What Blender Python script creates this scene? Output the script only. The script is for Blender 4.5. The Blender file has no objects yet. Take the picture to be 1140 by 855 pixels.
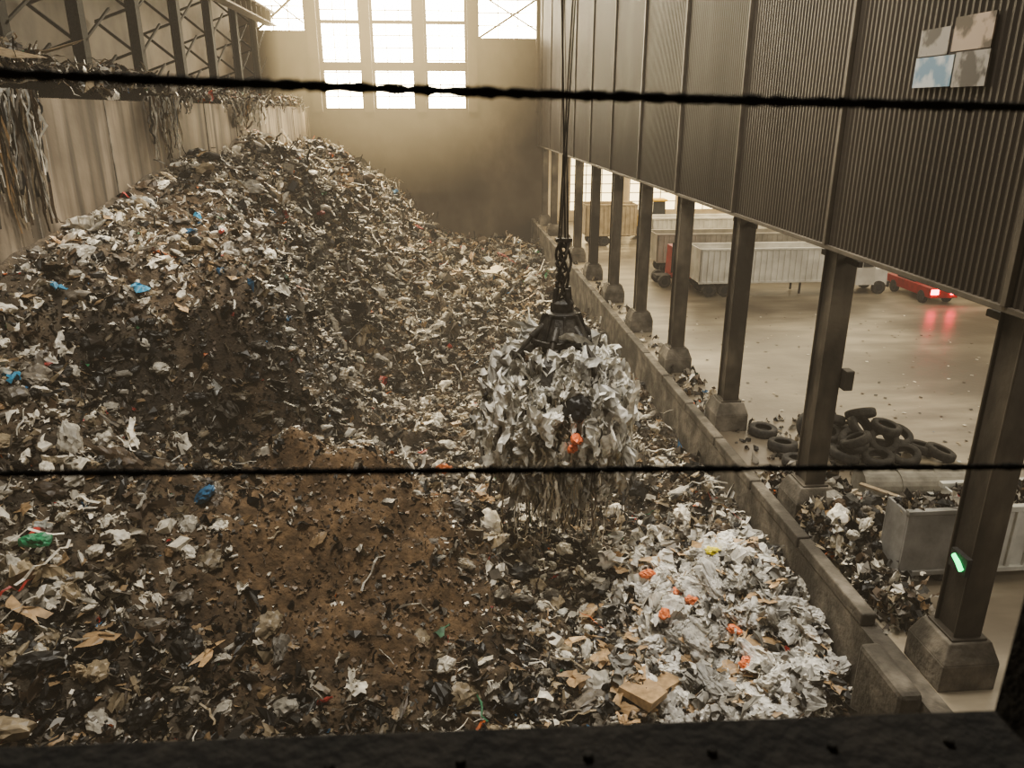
import bpy, math, random, bmesh
import numpy as np
from mathutils import Vector, Matrix
random.seed(7); rng=np.random.default_rng(11)
S=bpy.context.scene
COL=bpy.context.collection

# ------------------------------------------------------------ materials
def newmat(name):
    m=bpy.data.materials.new(name); m.use_nodes=True
    nt=m.node_tree; b=nt.nodes.get('Principled BSDF'); return m,nt,b
def mat_noise(name,c1,c2,scale=2.0,rough=0.8,metal=0.0,bump=0.2,detail=4,stretch=(1,1,1),c3=None,scale2=0.3,bscale=None,lo=.35,hi=.65,streak=0):
    m,nt,b=newmat(name); N=nt.nodes; L=nt.links
    geo=N.new('ShaderNodeNewGeometry')
    mp=N.new('ShaderNodeMapping'); mp.inputs['Scale'].default_value=stretch
    L.new(geo.outputs['Position'],mp.inputs['Vector'])
    n=N.new('ShaderNodeTexNoise'); n.inputs['Scale'].default_value=scale; n.inputs['Detail'].default_value=detail
    L.new(mp.outputs[0],n.inputs['Vector'])
    r=N.new('ShaderNodeValToRGB'); r.color_ramp.elements[0].position=lo; r.color_ramp.elements[1].position=hi
    r.color_ramp.elements[0].color=(*c1,1); r.color_ramp.elements[1].color=(*c2,1)
    L.new(n.outputs['Fac'],r.inputs['Fac'])
    out=r.outputs['Color']
    def over(out,vec,sc,c,a,bb):
        n2=N.new('ShaderNodeTexNoise'); n2.inputs['Scale'].default_value=sc; n2.inputs['Detail'].default_value=3
        L.new(vec,n2.inputs['Vector'])
        mr=N.new('ShaderNodeMapRange'); mr.inputs[1].default_value=a; mr.inputs[2].default_value=bb
        L.new(n2.outputs['Fac'],mr.inputs[0])
        mx=N.new('ShaderNodeMix'); mx.data_type='RGBA'
        L.new(mr.outputs[0],mx.inputs[0]); L.new(out,mx.inputs[6]); mx.inputs[7].default_value=(*c,1)
        return mx.outputs[2]
    if c3: out=over(out,geo.outputs['Position'],scale2,c3,.42,.62)
    if streak:
        mp2=N.new('ShaderNodeMapping'); mp2.inputs['Scale'].default_value=(1,1,.06); L.new(geo.outputs['Position'],mp2.inputs['Vector'])
        out=over(out,mp2.outputs[0],1.6,tuple(q*.35 for q in c1),.48,.66)
    L.new(out,b.inputs['Base Color'])
    b.inputs['Roughness'].default_value=rough; b.inputs['Metallic'].default_value=metal
    if bump:
        n3=N.new('ShaderNodeTexNoise'); n3.inputs['Scale'].default_value=bscale or scale*4; n3.inputs['Detail'].default_value=3
        L.new(geo.outputs['Position'],n3.inputs['Vector'])
        bp=N.new('ShaderNodeBump'); bp.inputs['Strength'].default_value=bump; bp.inputs['Distance'].default_value=.05
        L.new(n3.outputs['Fac'],bp.inputs['Height']); L.new(bp.outputs[0],b.inputs['Normal'])
    return m
def mat_emit(name,c,s):
    m,nt,b=newmat(name)
    b.inputs['Base Color'].default_value=(*c,1)
    b.inputs['Emission Color'].default_value=(*c,1); b.inputs['Emission Strength'].default_value=s
    return m
def mat_attr(name,rough=.6,bump=.3,scale=9,lo=.45,hi=1.25):
    m,nt,b=newmat(name); N=nt.nodes; L=nt.links
    a=N.new('ShaderNodeAttribute'); a.attribute_name='Col'
    geo=N.new('ShaderNodeNewGeometry')
    n=N.new('ShaderNodeTexNoise'); n.inputs['Scale'].default_value=scale; n.inputs['Detail'].default_value=3
    L.new(geo.outputs['Position'],n.inputs['Vector'])
    mr=N.new('ShaderNodeMapRange'); mr.inputs[1].default_value=.3; mr.inputs[2].default_value=.7
    mr.inputs[3].default_value=lo; mr.inputs[4].default_value=hi
    L.new(n.outputs['Fac'],mr.inputs[0])
    mx=N.new('ShaderNodeVectorMath'); mx.operation='SCALE'
    L.new(a.outputs['Color'],mx.inputs[0]); L.new(mr.outputs[0],mx.inputs['Scale'])
    L.new(mx.outputs[0],b.inputs['Base Color'])
    b.inputs['Roughness'].default_value=rough
    if bump:
        bp=N.new('ShaderNodeBump'); bp.inputs['Strength'].default_value=bump; bp.inputs['Distance'].default_value=.06
        n3=N.new('ShaderNodeTexNoise'); n3.inputs['Scale'].default_value=scale*2.2; n3.inputs['Detail'].default_value=3
        L.new(geo.outputs['Position'],n3.inputs['Vector'])
        L.new(n3.outputs['Fac'],bp.inputs['Height']); L.new(bp.outputs[0],b.inputs['Normal'])
    return m

M_wall=mat_noise('bunker_concrete',(.15,.117,.083),(.34,.28,.21),.8,.9,0,.3,stretch=(1,1,.25),c3=(.10,.077,.053),scale2=.25,streak=1)
M_back=mat_noise('back_wall_concrete',(.07,.055,.038),(.13,.105,.078),.5,.9,0,.2,stretch=(1,1,.6),c3=(.05,.038,.026),scale2=.15)
M_conc=mat_noise('worn_concrete',(.08,.070,.056),(.22,.193,.157),2.2,.85,0,.5,c3=(.05,.043,.034),scale2=.8)
M_floor=mat_noise('tipping_concrete',(.19,.16,.12),(.37,.32,.24),.9,.33,0,.15,stretch=(.35,1.3,1),c3=(.115,.094,.070),scale2=.16)
M_steel=mat_noise('column_steel',(.05,.042,.033),(.15,.127,.097),1.6,.6,.2,.2,stretch=(1,1,.3),c3=(.04,.032,.024),scale2=.6)
M_trim=mat_noise('panel_trim',(.07,.058,.044),(.13,.11,.084),1.2,.6,.1,.1)
M_panel=mat_noise('corrugated_panel',(.034,.027,.021),(.072,.059,.045),.5,.55,.1,0,stretch=(1,1,.2),c3=(.04,.032,.024))
M_upper=mat_noise('upper_cladding',(.055,.042,.030),(.105,.082,.058),.6,.8,0,.1)
M_black=mat_noise('black_rope',(.004,.004,.004),(.02,.018,.015),40,.95,0,1.0,bscale=180)
M_sill=mat_noise('cabin_frame_paint',(.004,.004,.004),(.016,.014,.012),9,.95,.0,.25)
M_grab=mat_noise('grab_steel',(.010,.009,.008),(.05,.044,.036),3,.5,.3,.4)
M_rubber=mat_noise('tire_rubber',(.012,.012,.012),(.05,.045,.04),5,.8,0,.4)
M_white=mat_noise('trailer_white',(.62,.60,.55),(.84,.82,.76),1.2,.5,0,0)
M_tgrey=mat_noise('trailer_grey',(.34,.31,.26),(.52,.48,.41),1.2,.5,0,0)
M_dark=mat_noise('dark_parts',(.01,.01,.01),(.03,.03,.03),4,.6)
M_yellow=mat_noise('loader_yellow',(.55,.33,.03),(.75,.48,.05),3,.5,0,.05)
M_red=mat_noise('truck_red',(.28,.012,.012),(.42,.02,.02),3,.4,0,0)
M_glass=mat_noise('dark_glass',(.02,.025,.03),(.03,.035,.04),3,.1,0,0)
M_plate=mat_noise('steel_plate',(.20,.195,.18),(.34,.33,.31),1.5,.6,.0,.2)
M_pipe=mat_noise('pipe_grey',(.22,.21,.185),(.36,.34,.30),2.5,.6,0,.2)
M_cont=mat_noise('container_white',(.55,.55,.51),(.75,.75,.70),1.5,.6,0,.1)
M_trash=mat_attr('mixed_refuse',.45,0,6,.6,1.25)
M_base=mat_attr('compacted_refuse',.9,1.0,5)
M_beige=mat_noise('tipping_wall',(.50,.41,.28),(.68,.58,.42),.5,.8,0,0)
M_win=mat_emit('daylit_glazing',(1,.86,.58),55.0)
M_rope=mat_noise('steel_rope',(.015,.012,.01),(.04,.032,.024),8,.6,.5,.2)
M_taillight=mat_emit('tail_light_red',(1,.02,.06),30)
M_green=mat_emit('green_reflection',(.02,1,.25),3)

# ------------------------------------------------------------ mesh builder
class MB:
    def __init__(s): s.v=[];s.f=[];s.m=[]
    def add(s,vs,fs,m=0):
        o=len(s.v); s.v+= [tuple(v) for v in vs]; s.f+=[tuple(i+o for i in f) for f in fs]; s.m+=[m]*len(fs)
    def box(s,lo,hi,m=0,rot=None,taper=1.0):
        lo=Vector(lo);hi=Vector(hi);c=(lo+hi)/2;h=(hi-lo)/2
        vs=[]
        for z in(-1,1):
            t=taper if z==1 else 1
            for x,y in((-1,-1),(1,-1),(1,1),(-1,1)):
                p=Vector((x*h.x*t,y*h.y*t,z*h.z))
                if rot: p=rot@p
                vs.append(c+p)
        s.add(vs,[(3,2,1,0),(4,5,6,7),(0,1,5,4),(1,2,6,5),(2,3,7,6),(3,0,4,7)],m)
    def beam(s,p0,p1,w,h,m=0):
        p0=Vector(p0);p1=Vector(p1);d=(p1-p0).normalized()
        u=d.cross(Vector((0,0,1)))
        if u.length<.05:u=Vector((1,0,0))
        u.normalize();v=u.cross(d)
        vs=[p+u*a*w/2+v*b*h/2 for p in(p0,p1) for a,b in((-1,-1),(1,-1),(1,1),(-1,1))]
        s.add(vs,[(3,2,1,0),(4,5,6,7),(0,1,5,4),(1,2,6,5),(2,3,7,6),(3,0,4,7)],m)
    def tube(s,pts,rad,n=8,m=0,cap=True):
        pts=[Vector(p) for p in pts]
        if not hasattr(rad,'__len__'): rad=[rad]*len(pts)
        vs=[];K=len(pts)
        for i,p in enumerate(pts):
            d=(pts[min(i+1,K-1)]-pts[max(i-1,0)]).normalized()
            u=d.cross(Vector((0,0,1)))
            if u.length<.05:u=d.cross(Vector((0,1,0)))
            u.normalize();w=u.cross(d)
            for k in range(n):
                a=2*math.pi*k/n; vs.append(p+(u*math.cos(a)+w*math.sin(a))*rad[i])
        fs=[(i*n+k,i*n+(k+1)%n,(i+1)*n+(k+1)%n,(i+1)*n+k) for i in range(K-1) for k in range(n)]
        if cap: fs+=[tuple(range(n-1,-1,-1)),tuple((K-1)*n+k for k in range(n))]
        s.add(vs,fs,m)
    def lathe(s,prof,T,n=20,m=0,closed=False):
        vs=[];K=len(prof)
        for r,z in prof:
            for k in range(n):
                a=2*math.pi*k/n; vs.append(T@Vector((r*math.cos(a),r*math.sin(a),z)))
        R=K if closed else K-1
        fs=[(i*n+k,i*n+(k+1)%n,((i+1)%K)*n+(k+1)%n,((i+1)%K)*n+k) for i in range(R) for k in range(n)]
        s.add(vs,fs,m)
    def obj(s,name,mats,bevel=0,smooth=False):
        me=bpy.data.meshes.new(name); me.from_pydata(s.v,[],s.f)
        for m in mats: me.materials.append(m)
        me.polygons.foreach_set('material_index',s.m)
        me.update(); o=bpy.data.objects.new(name,me); COL.objects.link(o)
        if bevel:
            b=o.modifiers.new('bev','BEVEL'); b.width=bevel; b.segments=2; b.limit_method='ANGLE'
        if smooth:
            me.polygons.foreach_set('use_smooth',[True]*len(me.polygons))
        return o
def boxobj(name,lo,hi,mat,bevel=0):
    b=MB(); b.box(lo,hi); return b.obj(name,[mat],bevel)

# ------------------------------------------------------------ numpy noise
def vnoise(x,y,seed=0):
    xi=np.floor(x).astype(np.int64); yi=np.floor(y).astype(np.int64)
    fx=x-xi; fy=y-yi; fx=fx*fx*(3-2*fx); fy=fy*fy*(3-2*fy)
    def h(a,b):
        n=(a*374761393+b*668265263+seed*1442695041)&0xffffffff
        n=((n^(n>>13))*1274126177)&0xffffffff
        n=n^(n>>16)
        return (n&0xffff)/65535.0
    a=h(xi,yi);b=h(xi+1,yi);c=h(xi,yi+1);d=h(xi+1,yi+1)
    return (a*(1-fx)+b*fx)*(1-fy)+(c*(1-fx)+d*fx)*fy
def fbm(x,y,o=4,seed=0):
    t=0;a=1;s=0
    for i in range(o):
        t=t+a*vnoise(x*2**i+i*7.3,y*2**i+i*3.1,seed+i); s+=a; a*=.5
    return t/s*2-1

# ------------------------------------------------------------ pile height field
CP=np.array([
(-12,7,1),(-12,10,2.0),(-12,14,3.5),(-12,18,5.2),(-12,21.6,6.2),(-12,25,6.5),(-12,30,7.1),(-12,36,7.8),(-12,45,7.9),(-12,60,7.2),(-12,75,6.4),
(-9,17.5,3.0),(-9,22.3,4.9),(-8.9,26,5.3),(-5.6,24.3,4.5),(-6.0,28,4.8),(-8,32,5.7),(-9.5,38,7.2),(-7.0,38,4.6),(-5.0,38,-1.6),
(-9,48,7.9),(-6.2,48,4.4),(-3.6,48,-1.5),(-8.3,60,7.5),(-5.3,60,4.5),(-1.2,60,-1.7),(-8,70,6.3),(-3.8,70,2.4),(2,70,-2.2),(6,75,-2.2),(-4,75,2),(-8,75,6),
(-4.1,25.0,-1.2),(-4.0,28,-1.6),(-4.6,33,-1.6),(-6.0,33,3.2),(-6.7,21.2,.2),(-6.8,22.6,4.1),(-8.5,20.0,2.0),(-8.6,21.2,4.4),(-10,20.0,4.5),(-4.7,22.0,-.2),(-5.3,23.4,3.4),
(-4.3,19.8,1.7),(-6.5,19.2,1.1),(-2,19.4,1.1),(0,18.7,.2),(1.8,18,-1.6),(-4,16,.4),(-1.5,16.5,.2),(-4,12.5,-1.2),(-8,15,1.4),(-7,12.5,.3),(-10,12.5,1.5),
(0,15.5,-.8),(0,12,-2),(-4,8,-2),(4,12,-2.2),(4,16,-2.2),(4,20,-2.1),(7.2,14.6,-1.0),(8.3,12,-1.6),(8,17,-.9),(8.3,22,-.9),(8.3,30,-1.2),(8.3,40,-1.1),
(8.3,55,-1.2),(5,25,-2.3),(4,32,-2.5),(0,25,-2.2),(-2,30,-2.2),(2,40,-2.5),(0,50,-2.4),(4,50,-2.4),(4,60,-2.2),(-8,8,-.5),(8,8,-2.2),(8,70,-1.5),(1,8,-2.5),(4,69,-1.0),(-1.5,22,-1.6)],float)
def kern(dx,dy): return np.sqrt(dx*dx+dy*dy+.2)
A=kern(CP[:,0][:,None]-CP[:,0][None],CP[:,1][:,None]-CP[:,1][None])
Wt=np.linalg.solve(A,CP[:,2]-0.0)
def H0(x,y):
    z=np.zeros_like(x)
    for i in range(len(CP)): z+=Wt[i]*kern(x-CP[i,0],y-CP[i,1])
    return z
def H(x,y):
    x=np.asarray(x,float);y=np.asarray(y,float); z=H0(x,y)
    e=np.clip((x+12)/1.2,0.15,1)*np.clip((8.5-x)/1.0,0.15,1)
    z+= e*(.65*fbm(x/2.6,y/2.6,3,3)+.42*fbm(x/.8,y/.8,3,9)+.14*fbm(x/.25,y/.25,2,5))
    return z
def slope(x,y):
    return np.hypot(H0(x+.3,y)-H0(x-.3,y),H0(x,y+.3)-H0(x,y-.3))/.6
def blob(x,y,cx,cy,sx,sy): return np.exp(-(((x-cx)/sx)**2+((y-cy)/sy)**2))
def soil(x,y):
    s=1.2*blob(x,y,-3.6,17.4,3.0,2.9)+1.0*blob(x,y,-1.0,16.4,2.2,2.8)+.8*blob(x,y,-3,14,2.0,1.7)+.9*blob(x,y,-9.2,30,1.3,3)+.6*blob(x,y,-7.6,25.5,1.2,1.5)+.6*blob(x,y,-6.2,22.4,2.8,1.2)+.5*blob(x,y,-4.9,27,1,3)
    return np.clip(s*1.0+.42*fbm(x/1.1,y/1.1,3,44),0,1)
def white(x,y): return np.clip(blob(x,y,6.4,14.6,2.0,2.8)+.65*blob(x,y,5,33,6,18)+.65*blob(x,y,-10,28,3.2,9)+.38*blob(x,y,-8.5,14,3.5,4),0,1)
def shade_tint(x,y):  # shade painted into refuse colours: darker on steep faces and near foreground
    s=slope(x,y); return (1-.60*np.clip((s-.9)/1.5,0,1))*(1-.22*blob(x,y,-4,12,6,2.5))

def pymesh(name,V,F4,cols,mat,smooth=False):
    me=bpy.data.meshes.new(name)
    me.vertices.add(len(V)); me.vertices.foreach_set('co',V.astype(np.float32).ravel())
    idx=np.concatenate([f.ravel() for f in F4]).astype(np.int32)
    tot=np.concatenate([np.full(len(f),f.shape[1]) for f in F4])
    st=np.concatenate([[0],np.cumsum(tot)[:-1]]).astype(np.int32)
    me.loops.add(len(idx)); me.loops.foreach_set('vertex_index',idx)
    me.polygons.add(len(tot)); me.polygons.foreach_set('loop_start',st)
    me.update(calc_edges=True); me.validate()
    if cols is not None:
        a=me.color_attributes.new('Col','FLOAT_COLOR','POINT')
        c=np.ones((len(V),4),np.float32); c[:,:3]=cols; a.data.foreach_set('color',c.ravel())
    me.polygons.foreach_set('use_smooth',np.full(len(me.polygons),smooth))
    me.materials.append(mat)
    o=bpy.data.objects.new(name,me); COL.objects.link(o); return o

# ------------------------------------------------------------ litter templates
def grid_t(n,m):
    xs=np.linspace(-.5,.5,n);ys=np.linspace(-.5,.5,m)
    v=np.array([(x,y,0) for y in ys for x in xs],float)
    f=np.array([(j*n+i,j*n+i+1,(j+1)*n+i+1,(j+1)*n+i) for j in range(m-1) for i in range(n-1)])
    return v,f
def ico(sub):
    bm=bmesh.new(); bmesh.ops.create_icosphere(bm,subdivisions=sub,radius=.5)
    v=np.array([p.co[:] for p in bm.verts]); f=np.array([[q.index for q in p.verts] for p in bm.faces]); bm.free(); return v,f
def film(n):
    v,f=grid_t(n,n); v=v.copy(); a=rng.uniform(0,6.28,4)
    th=np.arctan2(v[:,1],v[:,0]); ph=rng.uniform(0,6.28,3)
    rim=1+.22*np.sin(2*th+ph[0])+.18*np.sin(3*th+ph[1])+.14*np.sin(5*th+ph[2]); sq=np.maximum(np.abs(v[:,0]),np.abs(v[:,1]))/(np.hypot(v[:,0],v[:,1])+1e-6)
    v[:,:2]*=(rim*(.45+.55*sq))[:,None]
    z=np.zeros(len(v)); d=np.zeros((len(v),2))
    for k in range(4):
        dr=np.array([np.cos(a[k]),np.sin(a[k])]); fr=rng.uniform(3,12); ph=rng.uniform(0,6.28); am=1.1/fr
        t=v[:,:2]@dr; z+=am*np.sin(t*fr+ph); d-=dr*(np.abs(np.sin(t*fr+ph))*am*.5)[:,None]*np.sign(t)[:,None]
    rr=np.hypot(v[:,0],v[:,1]); v[:,:2]+=d
    v[:,2]=z-rr*rng.uniform(-.2,.8); v+=rng.normal(0,.035,v.shape); return v,f
def flat(n):
    v,f=film(n); v=v.copy(); v[:,2]*=.18; return v,f
def bagt(sub):
    v,f=ico(sub); v=v.copy(); q=v*2
    r=1+.45*fbm(q[:,0]*1.7+rng.uniform(0,50),q[:,1]*1.7+q[:,2]*1.3+rng.uniform(0,50),2,int(rng.integers(99)))
    r*=1-.32*np.abs(fbm(q[:,0]*3.5+q[:,2]*3+rng.uniform(0,50),q[:,1]*3.5-q[:,2]*2+rng.uniform(0,50),2,int(rng.integers(99))))
    r*=1+.5*np.clip(q[:,0]-.7,0,1)*2
    v*=r[:,None]; v+=rng.normal(0,.02,v.shape); return v,f
FILM=[film(6) for _ in range(14)]; FILMS=[film(4) for _ in range(14)]; CARD=[flat(4) for _ in range(8)]; FILMH=[film(10) for _ in range(8)]
BAGH=[bagt(4) for _ in range(5)]; BAG=[bagt(3) for _ in range(8)]; BAGL=[bagt(2) for _ in range(8)]
T_strip=grid_t(2,8); T_quad=grid_t(2,2)
T_box=(np.array([(x,y,z) for z in(-.5,.5) for x,y in((-.5,-.5),(.5,-.5),(.5,.5),(-.5,.5))]),np.array([(3,2,1,0),(4,5,6,7),(0,1,5,4),(1,2,6,5),(2,3,7,6),(3,0,4,7)]))
def bott():
    prof=[(.0,-.5),(.17,-.5),(.18,.15),(.07,.36),(.07,.5),(0,.5)]; n=7; v=[(r*math.cos(2*math.pi*k/n),r*math.sin(2*math.pi*k/n),z) for r,z in prof for k in range(n)]
    f=[(i*n+k,i*n+(k+1)%n,(i+1)*n+(k+1)%n,(i+1)*n+k) for i in range(5) for k in range(n)]
    v=np.array(v)[:,[2,1,0]]; return v,np.array(f)
T_bottle=bott()
def rots(n,tilt):
    yaw=rng.uniform(0,2*np.pi,n); t=np.abs(rng.normal(0,tilt,n)); ax=rng.uniform(0,2*np.pi,n)
    cy,sy=np.cos(yaw),np.sin(yaw); Z=np.zeros(n);O=np.ones(n)
    Rz=np.stack([cy,-sy,Z,sy,cy,Z,Z,Z,O],1).reshape(n,3,3)
    kx,ky=np.cos(ax),np.sin(ax); c,s=np.cos(t),np.sin(t);C=1-c
    R=np.stack([c+kx*kx*C,kx*ky*C,ky*s,kx*ky*C,c+ky*ky*C,-kx*s,-ky*s,kx*s,c],1).reshape(n,3,3)
    return R@Rz
class Litter:
    def __init__(s): s.V=[];s.F=[];s.C=[];s.n=0
    def put(s,T,P,scale,col,tilt=.6,jit=.15,hang=False):
        if isinstance(T,list):
            g=rng.integers(0,len(T),len(P))
            for k,t in enumerate(T):
                m=g==k
                if m.any(): s.put(t,P[m],scale[m],col[m],tilt,jit,hang)
            return
        n=len(P)
        if n==0:return
        v,f=T; k=len(v)
        vv=np.repeat(v[None],n,0)
        if T is T_strip:
            w=np.cumsum(rng.normal(0,.10,(n,8,1,2)),1)
            w=np.repeat(w,2,2).reshape(n,16,2); vv=vv.copy(); vv[:,:,0]+=w[:,:,0]/np.maximum(.05,(scale[:,0]/scale[:,1]))[:,None]*.6; vv[:,:,2]+=w[:,:,1]
        vv=vv*scale[:,None,:]
        sm=scale.max(1)[:,None,None] if T is not T_strip else scale[:,0][:,None,None]
        if T is T_quad or T is T_box: sm=sm*.5
        if jit>0: vv=vv+rng.normal(0,1,vv.shape)*jit*sm
        if hang:
            a=rng.uniform(0,2*np.pi,n); c,s_=np.cos(a),np.sin(a)
            x=vv[:,:,0]*c[:,None]-vv[:,:,2]*s_[:,None]; y=vv[:,:,0]*s_[:,None]+vv[:,:,2]*c[:,None]
            vv=np.stack([x,y,vv[:,:,1]],2)
        else: vv=np.einsum('nij,nkj->nki',rots(n,tilt),vv)
        vv=vv+P[:,None,:]
        s.V.append(vv.reshape(-1,3)); s.F.append((f[None]+ (np.arange(n)*k)[:,None,None]+s.n).reshape(-1,f.shape[1]))
        s.C.append(np.repeat(col[:,None,:],k,1).reshape(-1,3)); s.n+=n*k
    def obj(s,name,mat): return pymesh(name,np.concatenate(s.V),s.F,np.concatenate(s.C),mat)
PAL=np.array([(.020,.019,.018),(.095,.064,.040),(.21,.19,.165),(.42,.35,.25),(.88,.85,.78),(.44,.29,.16),(.05,.20,.42),(.05,.25,.12),(.85,.22,.05),(.50,.07,.06),(.50,.52,.52)])
def cols(n,pw,dark=.33):
    r=rng.random(n); out=np.zeros(n,int)
    pd=dark*(1-.75*pw); pb=pd+.20*(1-.6*pw); pg=pb+.16; pbe=pg+.11; pw2=pbe+.14+.42*pw
    out[:]=5; out[r<pw2]=4; out[r<pbe]=3; out[r<pg]=2; out[r<pb]=1; out[r<pd]=0
    hi=(r>=pw2); q=rng.random(n)
    out[hi]=np.where(q[hi]<.42,5,np.where(q[hi]<.82,10,3))
    q=rng.random(n); sp=q<.013; out[sp]=rng.integers(6,10,sp.sum())
    c=PAL[out]*rng.uniform(.5,1.2,(n,1))
    return c*np.array([1.0,.97,.91])
def sample(n,near=True,x0=-11.7,x1=8.2):
    u=rng.random(n)
    y=9+ (u**1.6)*65 if near else 9+u*65
    x=rng.uniform(x0,x1,n)
    g=slope(x,y)
    k=rng.random(n)<np.sqrt(1+g*g)/2.6
    return x[k],y[k]

# ------------------------------------------------------------ pile base
ys=[7.0]
while ys[-1]<74.9: ys.append(ys[-1]+.09+max(0,ys[-1]-18)*.0035)
ys[-1]=74.9; ys=np.array(ys); xs=np.linspace(-11.95,8.25,220)
X,Y=np.meshgrid(xs,ys); Z=H(X,Y)
nx,ny=len(xs),len(ys)
V=np.stack([X,Y,Z],2).reshape(-1,3)
i,j=np.meshgrid(np.arange(nx-1),np.arange(ny-1)); q=(j*nx+i).ravel()
F=np.stack([q,q+1,q+nx+1,q+nx],1)
s=soil(X,Y).ravel()[:,None]
nn=np.clip(.5+.7*fbm(X*1.7,Y*1.7,4,21),0,1).ravel()[:,None]
cd=np.array([.030,.024,.018])*(1-nn)+np.array([.13,.10,.068])*nn
cs=np.array([.070,.042,.021])*(1-nn)+np.array([.22,.14,.075])*nn
base=pymesh('garbage_pile',V,[F],(cd*(1-s)+cs*s)*shade_tint(X,Y).ravel()[:,None],M_base,True)

L=Litter()
def scatter(T,n,smin,smax,asp,tilt,jit,soilkeep,zoff,near=True,dark=.33,pwadd=0,ylo=0,yhi=99,farscale=1.0,pw_=2.2,col=None):
    x,y=sample(n,near); k=(y>=ylo)&(y<yhi); x,y=x[k],y[k]
    s=soil(x,y); k=rng.random(len(x))>s*(1-soilkeep); x,y,s=x[k],y[k],s[k]
    n=len(x); z=H(x,y)
    far=1+np.clip((y-25)/30,0,farscale)
    sc=(smin+(smax-smin)*rng.random(n)**pw_)*far
    S3=np.stack([sc*rng.uniform(*asp[0],n),sc*rng.uniform(*asp[1],n),sc*rng.uniform(*asp[2],n)],1)
    pt=np.clip(.5+1.5*fbm(x/1.5,y/1.5,3,77),0,1)
    pw=np.clip(white(x,y)+pwadd+ .8*(pt-.5),0,1)*(1-s*.7)
    c=cols(n,pw,dark=dark+.3*np.clip(.5-pt,0,1)) if col is None else np.array(col)*rng.uniform(.55,1.15,(n,1))
    c=c*(1-s[:,None]*.4)*shade_tint(x,y)[:,None]
    L.put(T,np.stack([x,y,z+zoff*sc],1),S3,c,tilt,jit)
scatter(FILM,32000,.12,.60,((.7,1.5),(.35,1.0),(.5,1)),.6,0,.10,.12,yhi=27)
scatter(FILMS,56000,.10,.42,((.7,1.6),(.35,1.0),(.5,1)),.65,0,.12,.10)
scatter(FILMH,2600,.5,1.2,((.8,1.4),(.4,.9),(.3,.7)),.5,0,.03,.06,pwadd=.2,yhi=45,pw_=2)
scatter(BAG,7500,.14,.58,((.8,1.5),(.5,1.0),(.35,.7)),.5,0,.05,.12,pwadd=.2,yhi=20)
scatter(BAG,2400,.38,.75,((.8,1.3),(.6,1.0),(.4,.7)),.5,0,.02,.10,pwadd=.25,yhi=40)
scatter(BAGL,9000,.14,.55,((.8,1.6),(.4,.9),(.3,.7)),.5,0,.05,.12,pwadd=.15,ylo=18)
scatter(CARD,5200,.15,.6,((.8,1.3),(.5,.9),(1,1)),.5,0,.12,.15,col=(.45,.31,.175))
scatter(T_bottle,3500,.18,.42,((.9,1.1),(.8,1.2),(.8,1.2)),.4,0,.1,.2,pwadd=.4,yhi=30)
scatter(T_box,1800,.10,.40,((.8,1.2),(.5,.9),(.2,.7)),.6,.06,.15,.15,dark=.15)
scatter(T_strip,18000,.2,1.3,((.02,.07),(.7,1.2),(.6,1)),.6,.15,.2,.10,pwadd=.1)
x,y=sample(120000); s=soil(x,y); n=len(x); z=H(x,y); sc=rng.uniform(.03,.13,n)*(1+np.clip((y-22)/25,0,2))
c=cols(n,np.clip(white(x,y)*.8+.1,0,1),dark=.35); br=PAL[1]*rng.uniform(.4,2.4,(n,1)); m=(rng.random(n)<s*.92)[:,None]; c=np.where(m,br,c)*shade_tint(x,y)[:,None]
L.put(T_quad,np.stack([x,y,z+.03],1),np.stack([sc,sc*rng.uniform(.4,1,n),sc],1),c,.8,.15)
def spec(T,x,y,size,col,tilt=.4,up=.25,jit=.0):
    L.put(T,np.array([[x,y,float(H(np.array([x]),np.array([y]))[0])+up]]),np.array([size]),np.array([col]),tilt,jit)
card=(.56,.38,.21)
for (x,y,a,b) in [(3.9,12.9,.8,.65),(4.4,13.4,.7,.7)]:
    spec(T_box,x,y,(a,b,.2),tuple(np.array(card)*random.uniform(.75,1.15)),.4,.3,.06)
for (x,y,a,b) in [(4.5,14.0,.8,.6),(3.8,14.1,.7,.5),(2.7,15.2,.5,.4),(3.6,16.5,.9,.35),(7.3,14.4,.7,.5),(6.6,12.6,.8,.5),(-6.8,12.7,.6,.35),(-8.1,13.0,.65,.4),(-8.9,15.0,.6,.4),(-6.5,21.0,.6,.5),(-9.3,25.3,.8,.6),(-5.0,13.2,.7,.4),(2.5,13.4,.6,.4),(5.3,17.4,.7,.4),(-7.6,22.4,.6,.5),(4.9,12.6,.8,.6),(4.2,15.2,.8,.3)]:
    spec(CARD,x,y,(a*1.3,b*1.3,.6),tuple(np.array(card)*random.uniform(.75,1.15)),.35,.3)
spec(CARD,3.7,56,(2.8,2.4,1.2),(.85,.72,.52),.5,1.1)
n=560; x=rng.normal(6.2,1.6,n); y=rng.normal(14.5,1.9,n); k=(x<8.1)&(x>3.3)&(y>11.5); x,y=x[k],y[k]; n=len(x); z=H(x,y)+rng.uniform(.0,.30,n)
sc=rng.uniform(.25,.95,n); c=np.array([.86,.83,.76])*rng.uniform(.2,1.05,(n,1))
L.put(FILMH,np.stack([x,y,z],1),np.stack([sc,sc*.7,sc*.7],1),c,.7,0)
n=190; x=rng.uniform(4.3,8.0,n); y=rng.uniform(12,17.2,n); z=H(x,y)+.12
sc=rng.uniform(.3,1.0,n); c=np.array([.86,.83,.77])*rng.uniform(.35,1.0,(n,1))
L.put(BAGH,np.stack([x,y,z],1),np.stack([sc,sc*.75,sc*.5],1),c,.6,0)
n=560; x=rng.uniform(3.6,8.0,n); y=rng.uniform(11.8,17.6,n); z=H(x,y)+.28
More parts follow.
